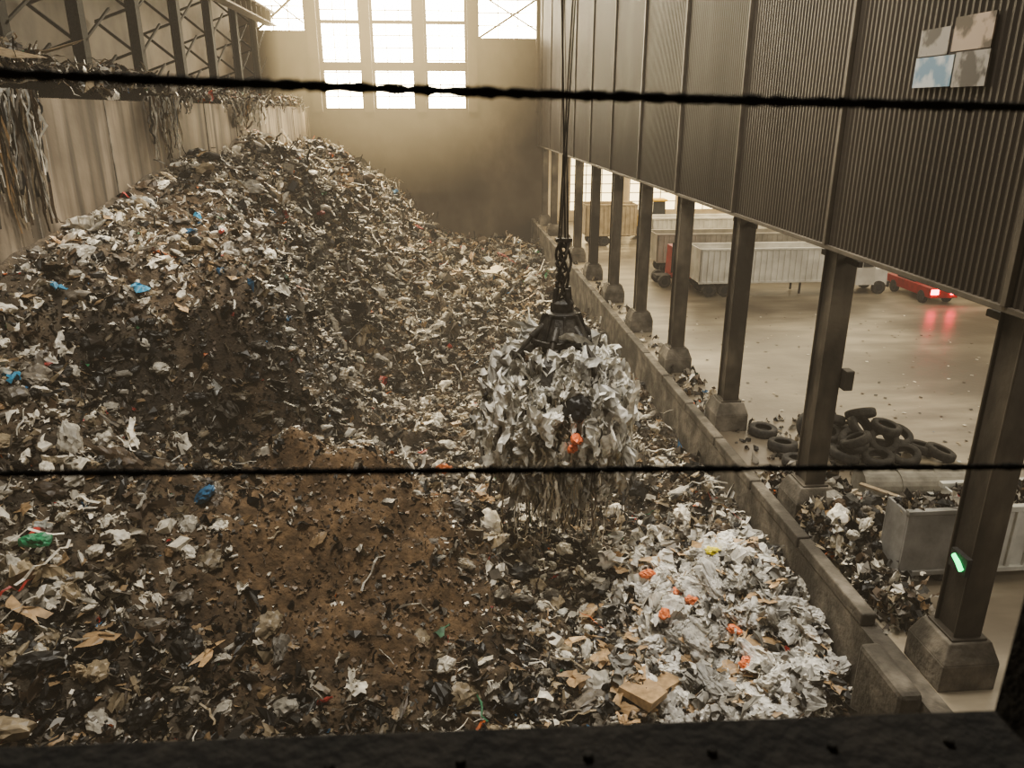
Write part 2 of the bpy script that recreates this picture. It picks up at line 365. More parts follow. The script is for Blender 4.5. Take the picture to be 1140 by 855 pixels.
sc=rng.uniform(.12,.5,n); L.put(FILM,np.stack([x,y,z],1),np.stack([sc,sc*.7,sc*.55],1),cols(n,np.full(n,.1),dark=.4),.6,0)
n=110; x=rng.uniform(3.2,8.0,n); y=rng.uniform(12,17.5,n); z=H(x,y)+.33
sc=rng.uniform(.25,.8,n); L.put(CARD,np.stack([x,y,z],1),np.stack([sc,sc*.7,sc],1),np.array(card)*rng.uniform(.6,1.1,(n,1)),.5,0)
for (x,y) in [(5.0,16.8),(5.7,15.4),(6.3,14.2),(6.2,13.2),(5.6,16.2),(4.9,15.0)]:
    spec(BAG,x,y,(.36,.28,.24),(.85,.24,.09),.4,.42)
spec(BAG,6.6,16.7,(.4,.3,.2),(.75,.65,.05),.4,.4)
spec(BAG,-8.3,14.2,(.5,.4,.3),(.04,.30,.14),.4,.45)
for (x,y) in [(-8.7,22.4),(-10.3,21.0),(-10.0,17.6),(-8.9,29)]: spec(FILM,x,y,(.6,.4,.3),(.06,.32,.52),.5,.3)
lit=L.obj('loose_refuse',M_trash); lit.parent=base

# ------------------------------------------------------------ refuse on left ledge + hanging rags
def HL(x,y):
    return 10.4+np.clip(.35+.45*fbm(x/1.5,y/1.5,3,61),0,2)*np.clip((x+17)/1,0,1)+1.3*blob(x,y,-14.3,27,1.6,4.5)+.7*blob(x,y,-13.8,36,1.3,3)
xs=np.linspace(-17,-12.02,50); yy=np.linspace(14,74,260); X,Y=np.meshgrid(xs,yy); Z=HL(X,Y)
nx,ny=50,260; i,j=np.meshgrid(np.arange(nx-1),np.arange(ny-1)); q=(j*nx+i).ravel()
lb=pymesh('ledge_refuse_heap',np.stack([X,Y,Z],2).reshape(-1,3),[np.stack([q,q+1,q+nx+1,q+nx],1)],np.tile(np.array([[.10,.072,.045]]),(nx*ny,1)),M_base,True)
L=Litter(); n=9000; x=rng.uniform(-16.5,-12.0,n); y=rng.uniform(15,73,n); z=HL(x,y)+.05
sc=rng.uniform(.12,.55,n); L.put(FILMS,np.stack([x,y,z],1),np.stack([sc,sc*.8,sc],1),cols(n,np.full(n,.1))*.8,.7,0)
n=3000; x=rng.uniform(-16.5,-12.0,n); y=rng.uniform(15,73,n); z=HL(x,y)+.05; sc=rng.uniform(.5,1.8,n)
L.put(T_strip,np.stack([x,y,z],1),np.stack([sc*.04,sc,sc*.6],1),cols(n,np.full(n,.1))*.8,.6,.15)
L.put(CARD,np.array([[-13.6,29.5,11.9],[-13.4,25,11.9],[-12.8,38,11.2]]),np.array([[3.0,3.6,1.6],[2.6,3,1.2],[1.6,2.6,1]]),np.array([[.36,.27,.17],[.30,.23,.15],[.38,.29,.19]]),.3,0)
def rags(n,y0,y1,l0,l1,th,x=-11.78):
    yc=rng.uniform(y0,y1,max(2,n//9)); y=np.clip(yc[rng.integers(0,len(yc),n)]+rng.normal(0,.16,n),y0,y1); l=l0+(l1-l0)*rng.random(n)**1.6; w=rng.uniform(.02,.07,n)*th
    c=cols(n,np.full(n,.4),dark=.2)*.7
    L.put(T_strip,np.stack([x+rng.uniform(-.08,.15,n),y,10.6-l/2],1),np.stack([w,l,np.full(n,.18)],1),c,0,.10,hang=True)
rags(230,20.0,26.2,.8,4.0,1.3); rags(110,33.5,37.5,.6,2.6,1.4); rags(25,37.5,46,.2,.7,1.4); rags(110,46,58,.3,1.5,2.0); rags(30,58,72,.2,.7,2)
lo_=L.obj('ledge_litter',M_trash); lo_.parent=lb

# ------------------------------------------------------------ room shell
boxobj('floor_pit',(-12.4,5,-4.4),(8.3,75.5,-4),M_conc)
boxobj('wall_left',(-12.5,3,-4.4),(-12,75,10.4),M_wall)
boxobj('ledge_slab',(-17.5,3,9.9),(-12.5,75,10.39),M_conc)
boxobj('wall_left_upper',(-18,3,10),(-17.5,75,27),M_upper)
b=MB(); 
for y in np.arange(12,75,6.1): b.box((-12.0,y-.04,4),(-11.97,y+.04,10.4))
b.obj('trim_1',[M_conc])
b=MB(); y0,y1=75,75.6
b.box((-18,y0,-4.4),(9.6,y1,10.3)); 
ops=[(-15.8,-11.8,16.7),(-10.4,-7.1,10.3),(-5.9,-2.45,10.3),(-1.2,2.2,10.3),(3.45,8.7,16.2)]
xx=-18
for a,c,zb in ops:
    b.box((xx,y0,10.3),(a,y1,27))
    if zb>10.4: b.box((a,y0,10.3),(c,y1,zb))
    b.box((a,y0,24.5),(c,y1,27)); xx=c
b.box((xx,y0,10.3),(9.6,y1,27)); b.obj('wall_back',[M_back])
b=MB()
for x in (-11.1,-6.5,-1.83,2.83,9.0): b.box((x-.42,74.45,10),(x+.42,75,26.5))
b.obj('trim_2',[M_upper])
for k,(a,c,zb) in enumerate(ops):
    b=MB(); b.box((a,75.35,zb),(c,75.4,24.5),1)
    nz=int((24.5-zb)/.95)
    for r in range(nz+1):
        z=zb+(24.5-zb)*r/nz; b.box((a,75.15,z-.04),(c,75.3,z+.04),0)
    for r in range(4):
        x=a+(c-a)*r/3; b.box((x-.035,75.16,zb),(x+.035,75.31,24.5),0)
    if zb<11: 
        b.box((a,75.0,13.45),(c,75.3,14.2),0)
        b.box((a,75.0,17.3),(c,75.3,17.6),0)
    else:
        b.beam((a,74.8,zb),(c,74.8,zb+3.2),.18,.18,0); b.beam((a,74.8,zb+3.6),(c,74.8,zb+.6),.12,.12,0)
    b.obj('window_%d'%(k+1),[M_upper,M_win])
boxobj('ceiling',(-18,3,27),(9.6,75.6,27.4),M_upper)
boxobj('wall_front',(-18,-3.4,-4.4),(42,-3,27),M_upper)
ZP=7.04
ys_=[];xs_=[];t=1.0
while t<75:
    for d,o in((0,0),(.05,0),(.08,.04),(.135,.04)): ys_.append(t+d); xs_.append(8.85+o)
    t+=.17
b=MB(); vs=[(x,y,ZP) for x,y in zip(xs_,ys_)]+[(x,y,26.9) for x,y in zip(xs_,ys_)]; n=len(xs_)
b.add(vs,[(k,k+1,n+k+1,n+k) for k in range(n-1)],0); b.box((8.93,1,ZP),(9.0,75,26.9),0)
b.obj('wall_right',[M_panel])
colY=[11.2+6.1*k for k in range(11)]
b=MB()
for y in [5.1]+colY: b.box((8.76,y-.06,ZP+.05),(8.86,y+.06,26.8))
b.box((8.80,1,ZP-.05),(9.04,75,ZP+.05)); 
b.obj('trim_3',[M_trim],.01)
boxobj('wall_pit_right',(8.3,5,-4.4),(8.7,75,0),M_conc)
b=MB(); y=12.6
while y<74: 
    b.box((8.28,y,0.005),(8.60,min(y+2.98,74.9),.30)); y+=3.05
b.obj('curb_right',[M_conc],.04)
boxobj('floor',(8.7,-3,-.4),(42,75,0),M_floor)
b=MB()
b.box((9.6,75,0),(42,75.4,8.6)); b.obj('wall_tipping_back',[M_beige])
boxobj('wall_tipping_side',(42,-3,0),(42.4,75,8.6),M_beige)
boxobj('ceiling_tipping',(9.05,-3,8.6),(42,75,8.9),M_upper)
b=MB()
for k in range(5):
    x=12+k*5.8; b.box((x,74.9,1.0),(x+4.6,74.96,6.0),1)
    for q in range(7): b.box((x,74.85,1+q*.83-.04),(x+4.6,74.9,1+q*.83+.04),0)
    for q in range(4): b.box((x+q*1.53-.04,74.84,1),(x+q*1.53+.04,74.9,6),0)
b.obj('window_6',[M_tgrey,mat_emit('tipping_glazing',(1,.80,.44),5)])

for k,y in enumerate(colY):
    b=MB(); x=9.25
    hz=.95
    b.box((x-.54,y-.56,0),(x+.54,y+.56,hz*.6),1); b.box((x-.54,y-.56,hz*.6),(x+.54,y+.56,hz),1,taper=.75)
    b.box((x-.34,y-.38,hz),(x+.34,y+.38,hz+.05),0)
    b.box((x-.26,y-.31,hz),(x+.26,y-.26,8.55),0); b.box((x-.26,y+.26,hz),(x+.26,y+.31,8.55),0)
    b.box((x-.20,y-.27,hz),(x-.12,y+.27,8.55),0)
    b.box((x-.06,y-.9,6.7),(x+.06,y+.9,6.83),0)
    if k==1: b.box((x+.28,y-.5,3.6),(x+.5,y-.2,4.1),0)
    b.obj('support_column',[M_steel,M_conc],.02)
boxobj('pier_block',(7.85,10.4,-3.2),(8.29,11.9,.2),M_conc,.1)

for y in (24.5,31,37.5,44.3,51,58,65,71.5):
    b=MB(); x=-15.4
    b.box((x-.25,y-.3,10.4),(x-.17,y+.3,26.9)); b.box((x+.17,y-.3,10.4),(x+.25,y+.3,26.9)); b.box((x-.2,y-.04,10.4),(x+.2,y+.04,26.9))
    b.box((x-.45,y-.45,10.4),(x+.45,y+.45,10.7))
    for q in range(7):
        z=10.9+q*2.0; b.beam((x-.2,y,z),(x-1.9,y,z+1.4),.14,.14); b.beam((x-1.9,y,z+1.4),(x-.2,y,z+2),.12,.12)
        b.beam((x+.2,y,z),(x+.2,y+3.2,z+1.6),.10,.10)
    b.obj('steel_frame_column',[M_sill])
b=MB(); b.box((-15.0,5,17.0),(-14.1,74.9,17.12)); b.box((-15.0,5,18.0),(-14.1,74.9,18.12)); b.box((-14.6,5,17.1),(-14.5,74.9,18)); b.box((-14.6,5,18.12),(-14.5,74.9,18.3))
for y in np.arange(8,74,1.7): b.box((-14.95,y,17.1),(-14.15,y+.05,18.0))
b.obj('crane_runway_girder',[M_upper])

# ------------------------------------------------------------ crane grab
gx,gy=2.85,18.6
gr=bpy.data.objects.new('crane_grab',None); COL.objects.link(gr); gr.location=(gx,gy,4.75)
b=MB(); T=Matrix.Identity(4)
b.lathe([(0,-.55),(.50,-.55),(.68,-.40),(.70,-.15),(.56,.15),(.42,.42),(.42,.52),(.30,.55),(0,.55)],T,12)
b.lathe([(.30,.5),(.30,.78),(.22,.84),(0,.84)],T,10)
b.lathe([(.74,-.22),(.80,-.20),(.80,-.10),(.74,-.08)],T,16,0,True)
for k in range(8):
    a=k*math.pi/4; c,s_=math.cos(a),math.sin(a)
    b.beam((c*.44,s_*.44,.5),(c*.70,s_*.70,-.3),.07,.1)
for k in range(4):
    a=k*math.pi/2+.5; b.tube([(math.cos(a)*.26,math.sin(a)*.26,.6),(math.cos(a)*.20,math.sin(a)*.20,1.15)],.06,8)
h=b.obj('head_housing',[M_grab],.015); h.parent=gr
for k in range(6):
    a=k*math.pi/3+.12; c,s_=math.cos(a),math.sin(a); u=Vector((-s_,c,0))
    prof=[(.45,-.32,.28,.26),(.80,-.36,.28,.26),(1.12,-.62,.28,.24),(1.38,-1.05,.26,.20),(1.50,-1.6,.24,.16),(1.45,-2.15,.18,.13),(1.2,-2.7,.12,.10),(.9,-3.05,.05,.05)]
    b=MB(); vs=[]
    for i_,(r,z,w,t) in enumerate(prof):
        r2,z2=prof[min(i_+1,7)][:2]; r1,z1=prof[max(i_-1,0)][:2]
        d=Vector((r2-r1,z2-z1)).normalized(); nrm=Vector((-d.y,d.x))
        for sw,st in((-1,-1),(1,-1),(1,1),(-1,1)):
            rr=r+nrm.x*st*t/2; zz=z+nrm.y*st*t/2
            vs.append(Vector((c*rr,s_*rr,zz))+u*sw*w/2)
    fs=[(i_*4+q,i_*4+(q+1)%4,(i_+1)*4+(q+1)%4,(i_+1)*4+q) for i_ in range(7) for q in range(4)]+[(3,2,1,0),(28,29,30,31)]
    b.add(vs,fs)
    b.tube([(c*.45,s_*.45,.2),(c*.78,s_*.78,-.08)],.10,10); b.tube([(c*.76,s_*.76,-.06),(c*1.12,s_*1.12,-.5)],.06,8)
    b.tube([Vector((c*.6,s_*.6,-.28))-u*.24,Vector((c*.6,s_*.6,-.28))+u*.24],.10,10)
    o=b.obj('tine_%d'%(k+1),[M_grab],.02); o.parent=gr
b=MB()
for k in range(4):
    a=k*math.pi/2+.5; pts=[]
    for i_ in range(14):
        z=.75+i_*.12; r=.15+.05*math.sin(i_*.7+k); aa=a+i_*.28
        pts.append((math.cos(aa)*r,math.sin(aa)*r,z))
    b.tube(pts,.035,7)
    b.tube([pts[-1],(math.cos(a)*.30,math.sin(a)*.30,10),(math.cos(a)*.42,math.sin(a)*.42,22)],.022,6)
for i_ in range(9): b.lathe([(.08,-.025),(.12,0),(.08,.025),(.05,0)],Matrix.Translation((random.uniform(-.1,.1),random.uniform(-.1,.1),.9+i_*.17))@Matrix.Rotation(random.uniform(.6,1.5),4,'X'),10,0,True)
b.box((-.2,-.12,2.28),(.2,.12,2.36))
o=b.obj('hoist_ropes',[M_rope]); o.parent=gr
# load: drum-shaped bale of film and rags bulging past the tines
LC=np.array([-.08,0,-2.1]); LR=np.array([1.72,1.62,1.75])
def shape(d):
    z=d[:,2]; q=np.hypot(d[:,0],d[:,1])+1e-6
    r=np.where(z<0,(1-np.clip(np.abs(z),0,1)**3.2)**(1/3.2),np.sqrt(np.clip(1-z*z,0,1)))
    o=d.copy(); o[:,0]*=r/q; o[:,1]*=r/q; return o
v,f=ico(5); p=v*2; r=1+.22*fbm(p[:,0]*2+p[:,2]*1.7+5,p[:,1]*2-p[:,2]*1.3+9,4,8)
P=shape(p)*r[:,None]*LR*.88+LC
ld=pymesh('load',P,[f],np.tile(np.array([[.30,.27,.22]]),(len(P),1)),M_base,True); ld.parent=gr
L=Litter()
def surf(n,lo=-1,hi=.97,k=1.0):
    z=rng.uniform(lo,hi,n); a=rng.uniform(0,2*np.pi,n); q=np.sqrt(1-z*z); d=shape(np.stack([q*np.cos(a),q*np.sin(a),z],1))
    return d*LR*k*(1+.06*rng.normal(0,1,(n,1)))+LC
wf=lambda n:np.array([.92,.89,.81])*rng.uniform(.35,1.05,(n,1))
p=surf(900); n=len(p); sc=rng.uniform(.14,.5,n); L.put(FILM,p,np.stack([sc,sc*.8,sc],1),cols(n,np.full(n,1.0),dark=.35),1.2,0)
p=surf(520,-.97,.9,1.01); n=len(p); sc=rng.uniform(.3,.85,n); L.put(FILMH,p,np.stack([sc,sc*1.4,sc*.7],1),wf(n),0,0,hang=True)
p=surf(150); n=len(p); sc=rng.uniform(.25,.65,n); L.put(BAGH,p,np.stack([sc,sc*.8,sc*.7],1),wf(n),1.0,0)
p=surf(800,-1,.6,1.03); n=len(p); l=rng.uniform(.3,1.3,n); p[:,2]-=l*.35
L.put(T_strip,p,np.stack([rng.uniform(.02,.08,n),l,np.full(n,.22)],1),cols(n,np.full(n,1.0),dark=.3),0,.12,hang=True)
n=240; p=np.stack([rng.uniform(.7,1.8,n),rng.uniform(-1.2,.6,n),rng.uniform(-3.5,-1.5,n)],1)
L.put(T_strip,p,np.stack([rng.uniform(.04,.12,n),rng.uniform(.7,1.6,n),np.full(n,.2)],1),np.array([.90,.84,.72])*rng.uniform(.5,1.1,(n,1)),0,.12,hang=True)
n=110; p=np.stack([rng.uniform(-1.5,1.6,n),rng.uniform(-1.6,.2,n),rng.uniform(-3.9,-2.9,n)],1); sc=rng.uniform(.2,.5,n)
L.put(FILMH,p,np.stack([sc,sc*2.2,sc],1),wf(n)*.85,0,0,hang=True)
n=260; p=np.stack([rng.normal(-.1,.85,n),rng.normal(-.2,.6,n),rng.uniform(-5.0,-3.6,n)],1)
L.put(T_strip,p,np.stack([rng.uniform(.015,.06,n),rng.uniform(.5,1.7,n),np.full(n,.2)],1),cols(n,np.full(n,.6)),0,.12,hang=True)
L.put(T_strip,np.array([[1.3,-1.3,-3.6]]),np.array([[.10,2.8,.1]]),np.array([[.95,.62,.04]]),0,.03,hang=True)
L.put(BAG,np.array([[.12,-1.95,-2.1],[.05,-1.93,-2.35]]),np.array([[.34,.3,.34],[.22,.22,.24]]),np.array([[.85,.22,.09]]*2),.4,0)
L.put(BAG,np.array([[.2,-1.78,-1.4]]),np.array([[.6,.4,.75]]),np.array([[.02,.02,.02]]),.2,0)
o=L.obj('load_refuse',M_trash); o.parent=gr

# ------------------------------------------------------------ tires
def tire(b,T,R=.46,w=.26):
    prof=[(R*.56,-w*.38),(R*.62,-w*.5),(R*.88,-w*.52),(R*.97,-w*.42),(R,-w*.2),(R,w*.2),(R*.97,w*.42),(R*.88,w*.52),(R*.62,w*.5),(R*.56,w*.38),(R*.60,w*.3),(R*.84,w*.28),(R*.86,0),(R*.84,-w*.28),(R*.60,-w*.3)]
    b.lathe(prof,T,22,0,True)
b=MB()
tp=[(11.6,20.3,.15),(12.5,20.0,.15),(13.4,20.1,.15),(14.2,20.6,.15),(12.0,21.0,.15),(13.0,21.0,.16),(12.0,20.6,.45),(12.9,20.5,.46),(13.6,20.9,.45),(11.5,21.3,.42),(12.4,21.0,.75),(13.1,20.8,.78),(11.7,21.6,.75),(14.6,20.2,.15),(12.2,21.7,.2),(11.1,20.9,.2),(12.5,21.3,1.05),(11.9,20.3,.62)]
for (x,y,z) in tp:
    T=Matrix.Translation((x+.3,y+.1,z+.02))@Matrix.Rotation(random.uniform(-.3,.3) if z<.3 else random.uniform(-.6,.9),4,'X')@Matrix.Rotation(random.uniform(-.3,.3) if z<.3 else random.uniform(-.5,.5),4,'Y'); tire(b,T)
for (x,y) in ((11.5,22.0),(12.2,22.4)): tire(b,Matrix.Translation((x,y,.48))@Matrix.Rotation(1.25,4,'X')@Matrix.Rotation(.3,4,'Y'))
b.obj('tire_pile',[M_rubber],0,True)
for (x,y) in ((10.35,21.3),(10.2,22.5),(10.3,20.1)):
    b=MB(); tire(b,Matrix.Identity(4)); o=b.obj('loose_tire',[M_rubber],0,True); o.location=(x,y,.15); o.rotation_euler=(random.uniform(-.08,.08),.05,0)

# refuse spilled on deck edge
L=Litter()
def deck(n,x0,x1,y0,y1,h):
    x=rng.uniform(x0,x1,n);y=rng.uniform(y0,y1,n);z=rng.uniform(.03,h,n); sc=rng.uniform(.1,.45,n)
    return np.stack([x,y,z],1),np.stack([sc,sc*.8,sc],1)
for (a,bq,c_,d,h_,n) in ((8.75,9.6,12.3,15.9,.6,420),(8.7,11.0,14.9,16.6,.9,500),(8.7,11.0,17.8,19.6,.3,230),(9.9,13.0,15.6,18.6,.22,200),(8.7,9.9,24,29,.2,90),(9.0,14,19,24,.06,120),(8.8,9.6,30,60,.2,120),(12,16,14.8,17.5,.3,110)):
    P,S3=deck(n,a,bq,c_,d,h_); L.put(FILMS,P,S3,cols(n,np.full(n,.25))*.85,.7,0)
P,S3=deck(60,8.8,10.4,12.6,16.3,.8); L.put(CARD,P,S3,cols(60,np.full(60,.3)),.7,0)
P,S3=deck(60,8.8,10.4,14.6,16.3,.9); S3*=1.4; L.put(BAG,P,S3,cols(60,np.full(60,.2)),.7,0)
for (a,bq,c_,d,zz) in ((9.9,11.05,14.05,14.6,1.68),(11.45,15.4,14.1,14.95,1.68)):
    n=int(160*(bq-a)); x=rng.uniform(a,bq,n);y=rng.uniform(c_,d,n); sc=rng.uniform(.1,.4,n); L.put(FILMS,np.stack([x,y,zz+rng.uniform(0,.25,n)],1),np.stack([sc,sc*.8,sc],1),cols(n,np.full(n,.2))*.8,.6,0)
x=rng.uniform(10,24,350); y=rng.uniform(14,38,350); sc=rng.uniform(.03,.12,350)
L.put(T_quad,np.stack([x,y,np.full(350,.02)],1),np.stack([sc,sc,sc*.1],1),cols(350,np.full(350,.3)),.1,.05)
L.obj('spilled_refuse',M_trash)

b=MB(); b.tube([(11.0,17.9,.46),(14.0,17.7,.46)],.40,20); b.tube([(10.98,17.9,.46),(11.1,17.89,.46)],.46,20); b.tube([(13.9,17.71,.46),(14.02,17.7,.46)],.46,20)
for x in (12.0,13.0): b.tube([(x-.04,17.85,.46),(x+.04,17.85,.46)],.43,20)
b.obj('scrap_pipe',[M_pipe],0)
b=MB()
for k in range(6): b.beam((9.4+k*.25,15.8+.3*k,.2+.12*k),(11.4+k*.1,16.9-.25*k,.3+.1*k),.14,.05)
b.obj('scrap_planks',[mat_noise('weathered_wood',(.25,.19,.13),(.42,.34,.24),6,.8)])
b=MB(); x0,x1,y0,y1=9.80,11.15,13.9,14.7
b.box((x0,y0,.3),(x1,y0+.06,1.85)); b.box((x0,y0+.06,.3),(x0+.06,y1,1.8)); b.box((x0,y1,.3),(x1,y1+.06,1.8)); b.box((x0,y0,.25),(x1,y1,.32)); b.box((x1-.06,y0,.3),(x1,y1,1.8))
b.box((x0-.04,y0-.05,1.8),(x1+.04,y0+.1,1.90)); b.box((x0-.04,y0-.05,.3),(x1+.04,y0+.1,.4)); b.box((x0+.06,y0+.06,.35),(x1-.06,y1,1.6),1)
for x in (x0+.25,x1-.25):
    for y in(y0+.2,y1-.2): b.tube([(x-.1,y,.2),(x+.1,y,.2)],.2,14,1)
b.obj('steel_skip',[M_plate,M_rubber],.01)
b=MB(); x0,x1,y0,y1=11.3,15.6,13.9,15.1
for lo,hi in (((x0,y0,.35),(x1,y0+.06,1.85)),((x0,y1-.06,.35),(x1,y1,1.85)),((x0,y0,.35),(x0+.06,y1,1.85)),((x1-.06,y0,.35),(x1,y1,1.85)),((x0,y0,.3),(x1,y1,.38))): b.box(lo,hi,0)
b.box((x0-.05,y0-.07,1.8),(x1+.05,y0+.08,1.93)); b.box((x0-.05,y0-.07,.3),(x1+.05,y0+.08,.42)); b.box((x0-.05,y1-.08,1.8),(x1+.05,y1+.07,1.93)); b.box((x0+.06,y0+.06,.4),(x1-.06,y1-.06,1.6),1)
k=x0+.1
while k<x1: b.box((k,y0-.06,.4),(k+.09,y0,1.85)); k+=.42
for x in (x0+.6,x1-.6): b.box((x-.2,y0+.1,0),(x+.2,y1-.1,.3),1)
b.obj('refuse_container',[M_cont,M_dark],.01)

# ------------------------------------------------------------ vehicles
def wheel(b,x,y,r=.40,w=.26,m=1):
    b.tube([(x,y-w/2,r),(x,y+w/2,r)],r,18,m); b.tube([(x,y-w/2-.02,r),(x,y+w/2+.02,r)],r*.5,12,2)
def trailer(b,x0,x1,y,zb=.85,zt=2.6,w=2.0):
    b.box((x0,y-w/2,zb),(x1,y-w/2+.05,zt),0); b.box((x0,y+w/2-.05,zb),(x1,y+w/2,zt),0)
    b.box((x0,y-w/2,zb),(x0+.05,y+w/2,zt),0); b.box((x1-.05,y-w/2,zb),(x1,y+w/2,zt),0); b.box((x0,y-w/2,zb),(x1,y+w/2,zb+.08),0)
    b.box((x0,y-w/2-.06,zt-.08),(x1,y-w/2+.06,zt+.04),0); b.box((x0,y+w/2-.06,zt-.08),(x1,y+w/2+.06,zt+.04),0); b.box((x0,y-w/2-.05,zb-.05),(x1,y-w/2+.05,zb+.08),0)
    x=x0+.1
    while x<x1-.05: b.box((x,y-w/2-.06,zb),(x+.07,y-w/2,zt),0); x+=.34
    b.box((x0+.3,y-.35,zb-.2),(x1-.3,y+.35,zb),1)
    for q in (x0+.7,x0+1.6): 
        for s_ in(-1,1): wheel(b,q,y+s_*(w/2-.2))
    for s_ in(-1,1): b.box((x1-2.6,y+s_*.6-.05,.05),(x1-2.5,y+s_*.6+.05,zb),1)
def cab(b,x,y,m=3,d=1):
    w=.95
    X=lambda q:x+d*q
    def bx(a,c,ylo,yhi,z0,z1,mm,tp=1): 
        lo=min(X(a),X(c));hi=max(X(a),X(c)); b.box((lo,ylo,z0),(hi,yhi,z1),mm,taper=tp)
    bx(-.9,2.1,y-.4,y+.4,.45,.65,1); bx(0,1.15,y-w,y+w,.55,2.35,m,.93); bx(1.1,2.0,y-.8,y+.8,.5,1.45,m,.92)
    bx(.35,.95,y-w-.01,y-w+.03,1.6,2.1,2); bx(1.08,1.13,y-.8,y+.8,1.5,2.15,2); bx(2.0,2.1,y-.9,y+.9,.4,.75,2)
    b.tube([(X(-.1),y-.85,.9),(X(-.1),y-.85,2.7)],.06,8,2)
    for q in(-.5,1.5):
        for s_ in(-1,1): wheel(b,X(q),y+s_*.8,.38)
b=MB(); trailer(b,14.2,22.9,42.9,.85,2.75); cab(b,23.5,42.9,3); b.obj('semi_trailer_truck',[M_white,M_rubber,M_glass,M_white],.01)
b=MB(); trailer(b,13.5,25.4,49.5); b.obj('semi_trailer_truck.001',[M_tgrey,M_rubber,M_glass,M_white],.01)
b=MB(); trailer(b,15,28,56.5,.85,2.7); cab(b,28.7,56.5,3); b.obj('semi_trailer_truck.002',[M_white,M_rubber,M_glass,M_white],.01)
b=MB(); trailer(b,10.9,15.0,61,.85,3.2); b.obj('dump_trailer',[mat_noise('dusty_brown_trailer',(.36,.28,.18),(.50,.41,.28),1.5,.7),M_rubber,M_glass],.01)
b=MB(); cab(b,13.55,45.6,3,1); b.obj('red_truck',[M_red,M_rubber,M_glass,M_red],.01)
b=MB(); x,y=17.5,64
b.box((x-2,y-.7,.8),(x+.3,y+.7,1.9),0,taper=.9); b.box((x-.4,y-.6,1.8),(x+.7,y+.6,3.1),2,taper=.9); b.box((x-.5,y-.7,3.05),(x+.8,y+.7,3.2),0); b.box((x+.3,y-.5,.7),(x+1.6,y+.5,1.4),0)
b.beam((x+1.2,y-.4,1.3),(x+2.8,y-.4,.8),.15,.25,0); b.beam((x+1.2,y+.4,1.3),(x+2.8,y+.4,.8),.15,.25,0); b.box((x+2.6,y-1.2,.15),(x+3.5,y+1.2,1.1),0,taper=.8)
for q in(-1.2,1.1):
    for s_ in(-1,1): wheel(b,x+q,y+s_*.85,.65,.4)
b.obj('wheel_loader',[M_yellow,M_rubber,M_glass],.02)
b=MB(); x,y=27.0,41.2
b.box((x-.8,y-2.2,.4),(x+.8,y+2.2,.95),0); b.box((x-.7,y-.4,.95),(x+.7,y+1.3,1.45),2,taper=.85); b.box((x-.6,y-.3,1.43),(x+.6,y+1.1,1.49),0)
for q in(-1.4,1.4):
    for s_ in(-1,1): b.tube([(x+s_*.7-.12,y+q,.35),(x+s_*.7+.12,y+q,.35)],.35,14,1)
b.box((x-.78,y-2.26,.6),(x-.35,y-2.2,.88),3); b.box((x+.35,y-2.26,.6),(x+.78,y-2.2,.88),3)
b.obj('pickup_truck',[M_red,M_rubber,M_glass,M_taillight],.02)

# ------------------------------------------------------------ items near
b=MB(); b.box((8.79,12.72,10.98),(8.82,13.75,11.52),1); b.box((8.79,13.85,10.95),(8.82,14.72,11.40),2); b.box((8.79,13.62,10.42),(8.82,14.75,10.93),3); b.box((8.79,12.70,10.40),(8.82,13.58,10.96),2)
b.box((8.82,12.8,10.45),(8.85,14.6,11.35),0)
b.obj('screen_reflection',[mat_noise('reflection_backing',(.05,.042,.035),(.08,.066,.055),3,.7,0,0),mat_noise('reflection_image_a',(.05,.035,.025),(.34,.26,.20),2.2,.6,0,0,lo=.45,hi=.55),mat_noise('reflection_image_b',(.04,.035,.035),(.26,.24,.22),2.4,.6,0,0,lo=.45,hi=.55),mat_noise('reflection_image_c',(.12,.23,.33),(.44,.48,.50),1.6,.6,0,0,lo=.45,hi=.55)])  # reflection of screens in the cabin glass, built as panels on the wall
b=MB(); b.tube([(8.88,11.2,2.55),(8.86,11.05,2.50),(8.86,10.92,2.40)],.05,8,1); b.box((8.88,10.85,2.3),(8.98,11.3,2.65),0); b.obj('green_reflection_glow',[M_dark,M_green])  # green reflection in the cabin glass, built as a glowing tube on the column

def cable(name,pts,r):
    P=[]; P0=[Vector(p) for p in pts]; N=260
    for i_ in range(N+1):
        t=i_/N; a,b_,c=P0; p=a*(2*(t-.5)*(t-1))+b_*(4*t*(1-t))+c*(2*t*(t-.5))
        P.append(p+Vector((0,random.uniform(-1,1)*.0006,random.uniform(-1,1)*.0006)))
    rr=[r*random.uniform(.8,1.15)*(1+.12*math.sin(i_*1.3)) for i_ in range(N+1)]
    b=MB(); b.tube(P,rr,8)
    for q in range(260):
        p=P[random.randrange(N)]; d=Vector((random.uniform(-1,1)*.012,random.uniform(-.004,.004),random.choice((-1,1))*random.uniform(.6,1)*r*1.5))
        b.tube([p,p+d],[.0012,.0004],4)
    b.obj(name,[M_black])
cable('guard_cable',[(-1.05,1.1,10.068),(.094,1.1,10.0239),(1.35,1.1,9.998)],.0068)
cable('guard_cable.001',[(-1.2,1.1,9.51),(.094,1.1,9.4643),(1.5,1.1,9.418)],.0058)
rotY=Matrix.Rotation(math.radians(2.0),3,'Y')
b=MB(); b.box((-2.2,.82,8.72),(2.4,1.0,9.045),0,rot=rotY)
for k in range(-10,11): 
    x=k*.2; b.tube([(x,.93,9.05-.035*x-.01),(x,.93,9.058-.035*x)],.009,8)
b.box((.93,.86,8.6),(1.12,1.0,10.9)); b.box((-1.75,.86,8.6),(-1.55,1.0,10.9)); b.box((-1.75,.86,10.8),(1.12,1.0,11.0))
b.obj('cabin_window_frame',[M_sill],.008)

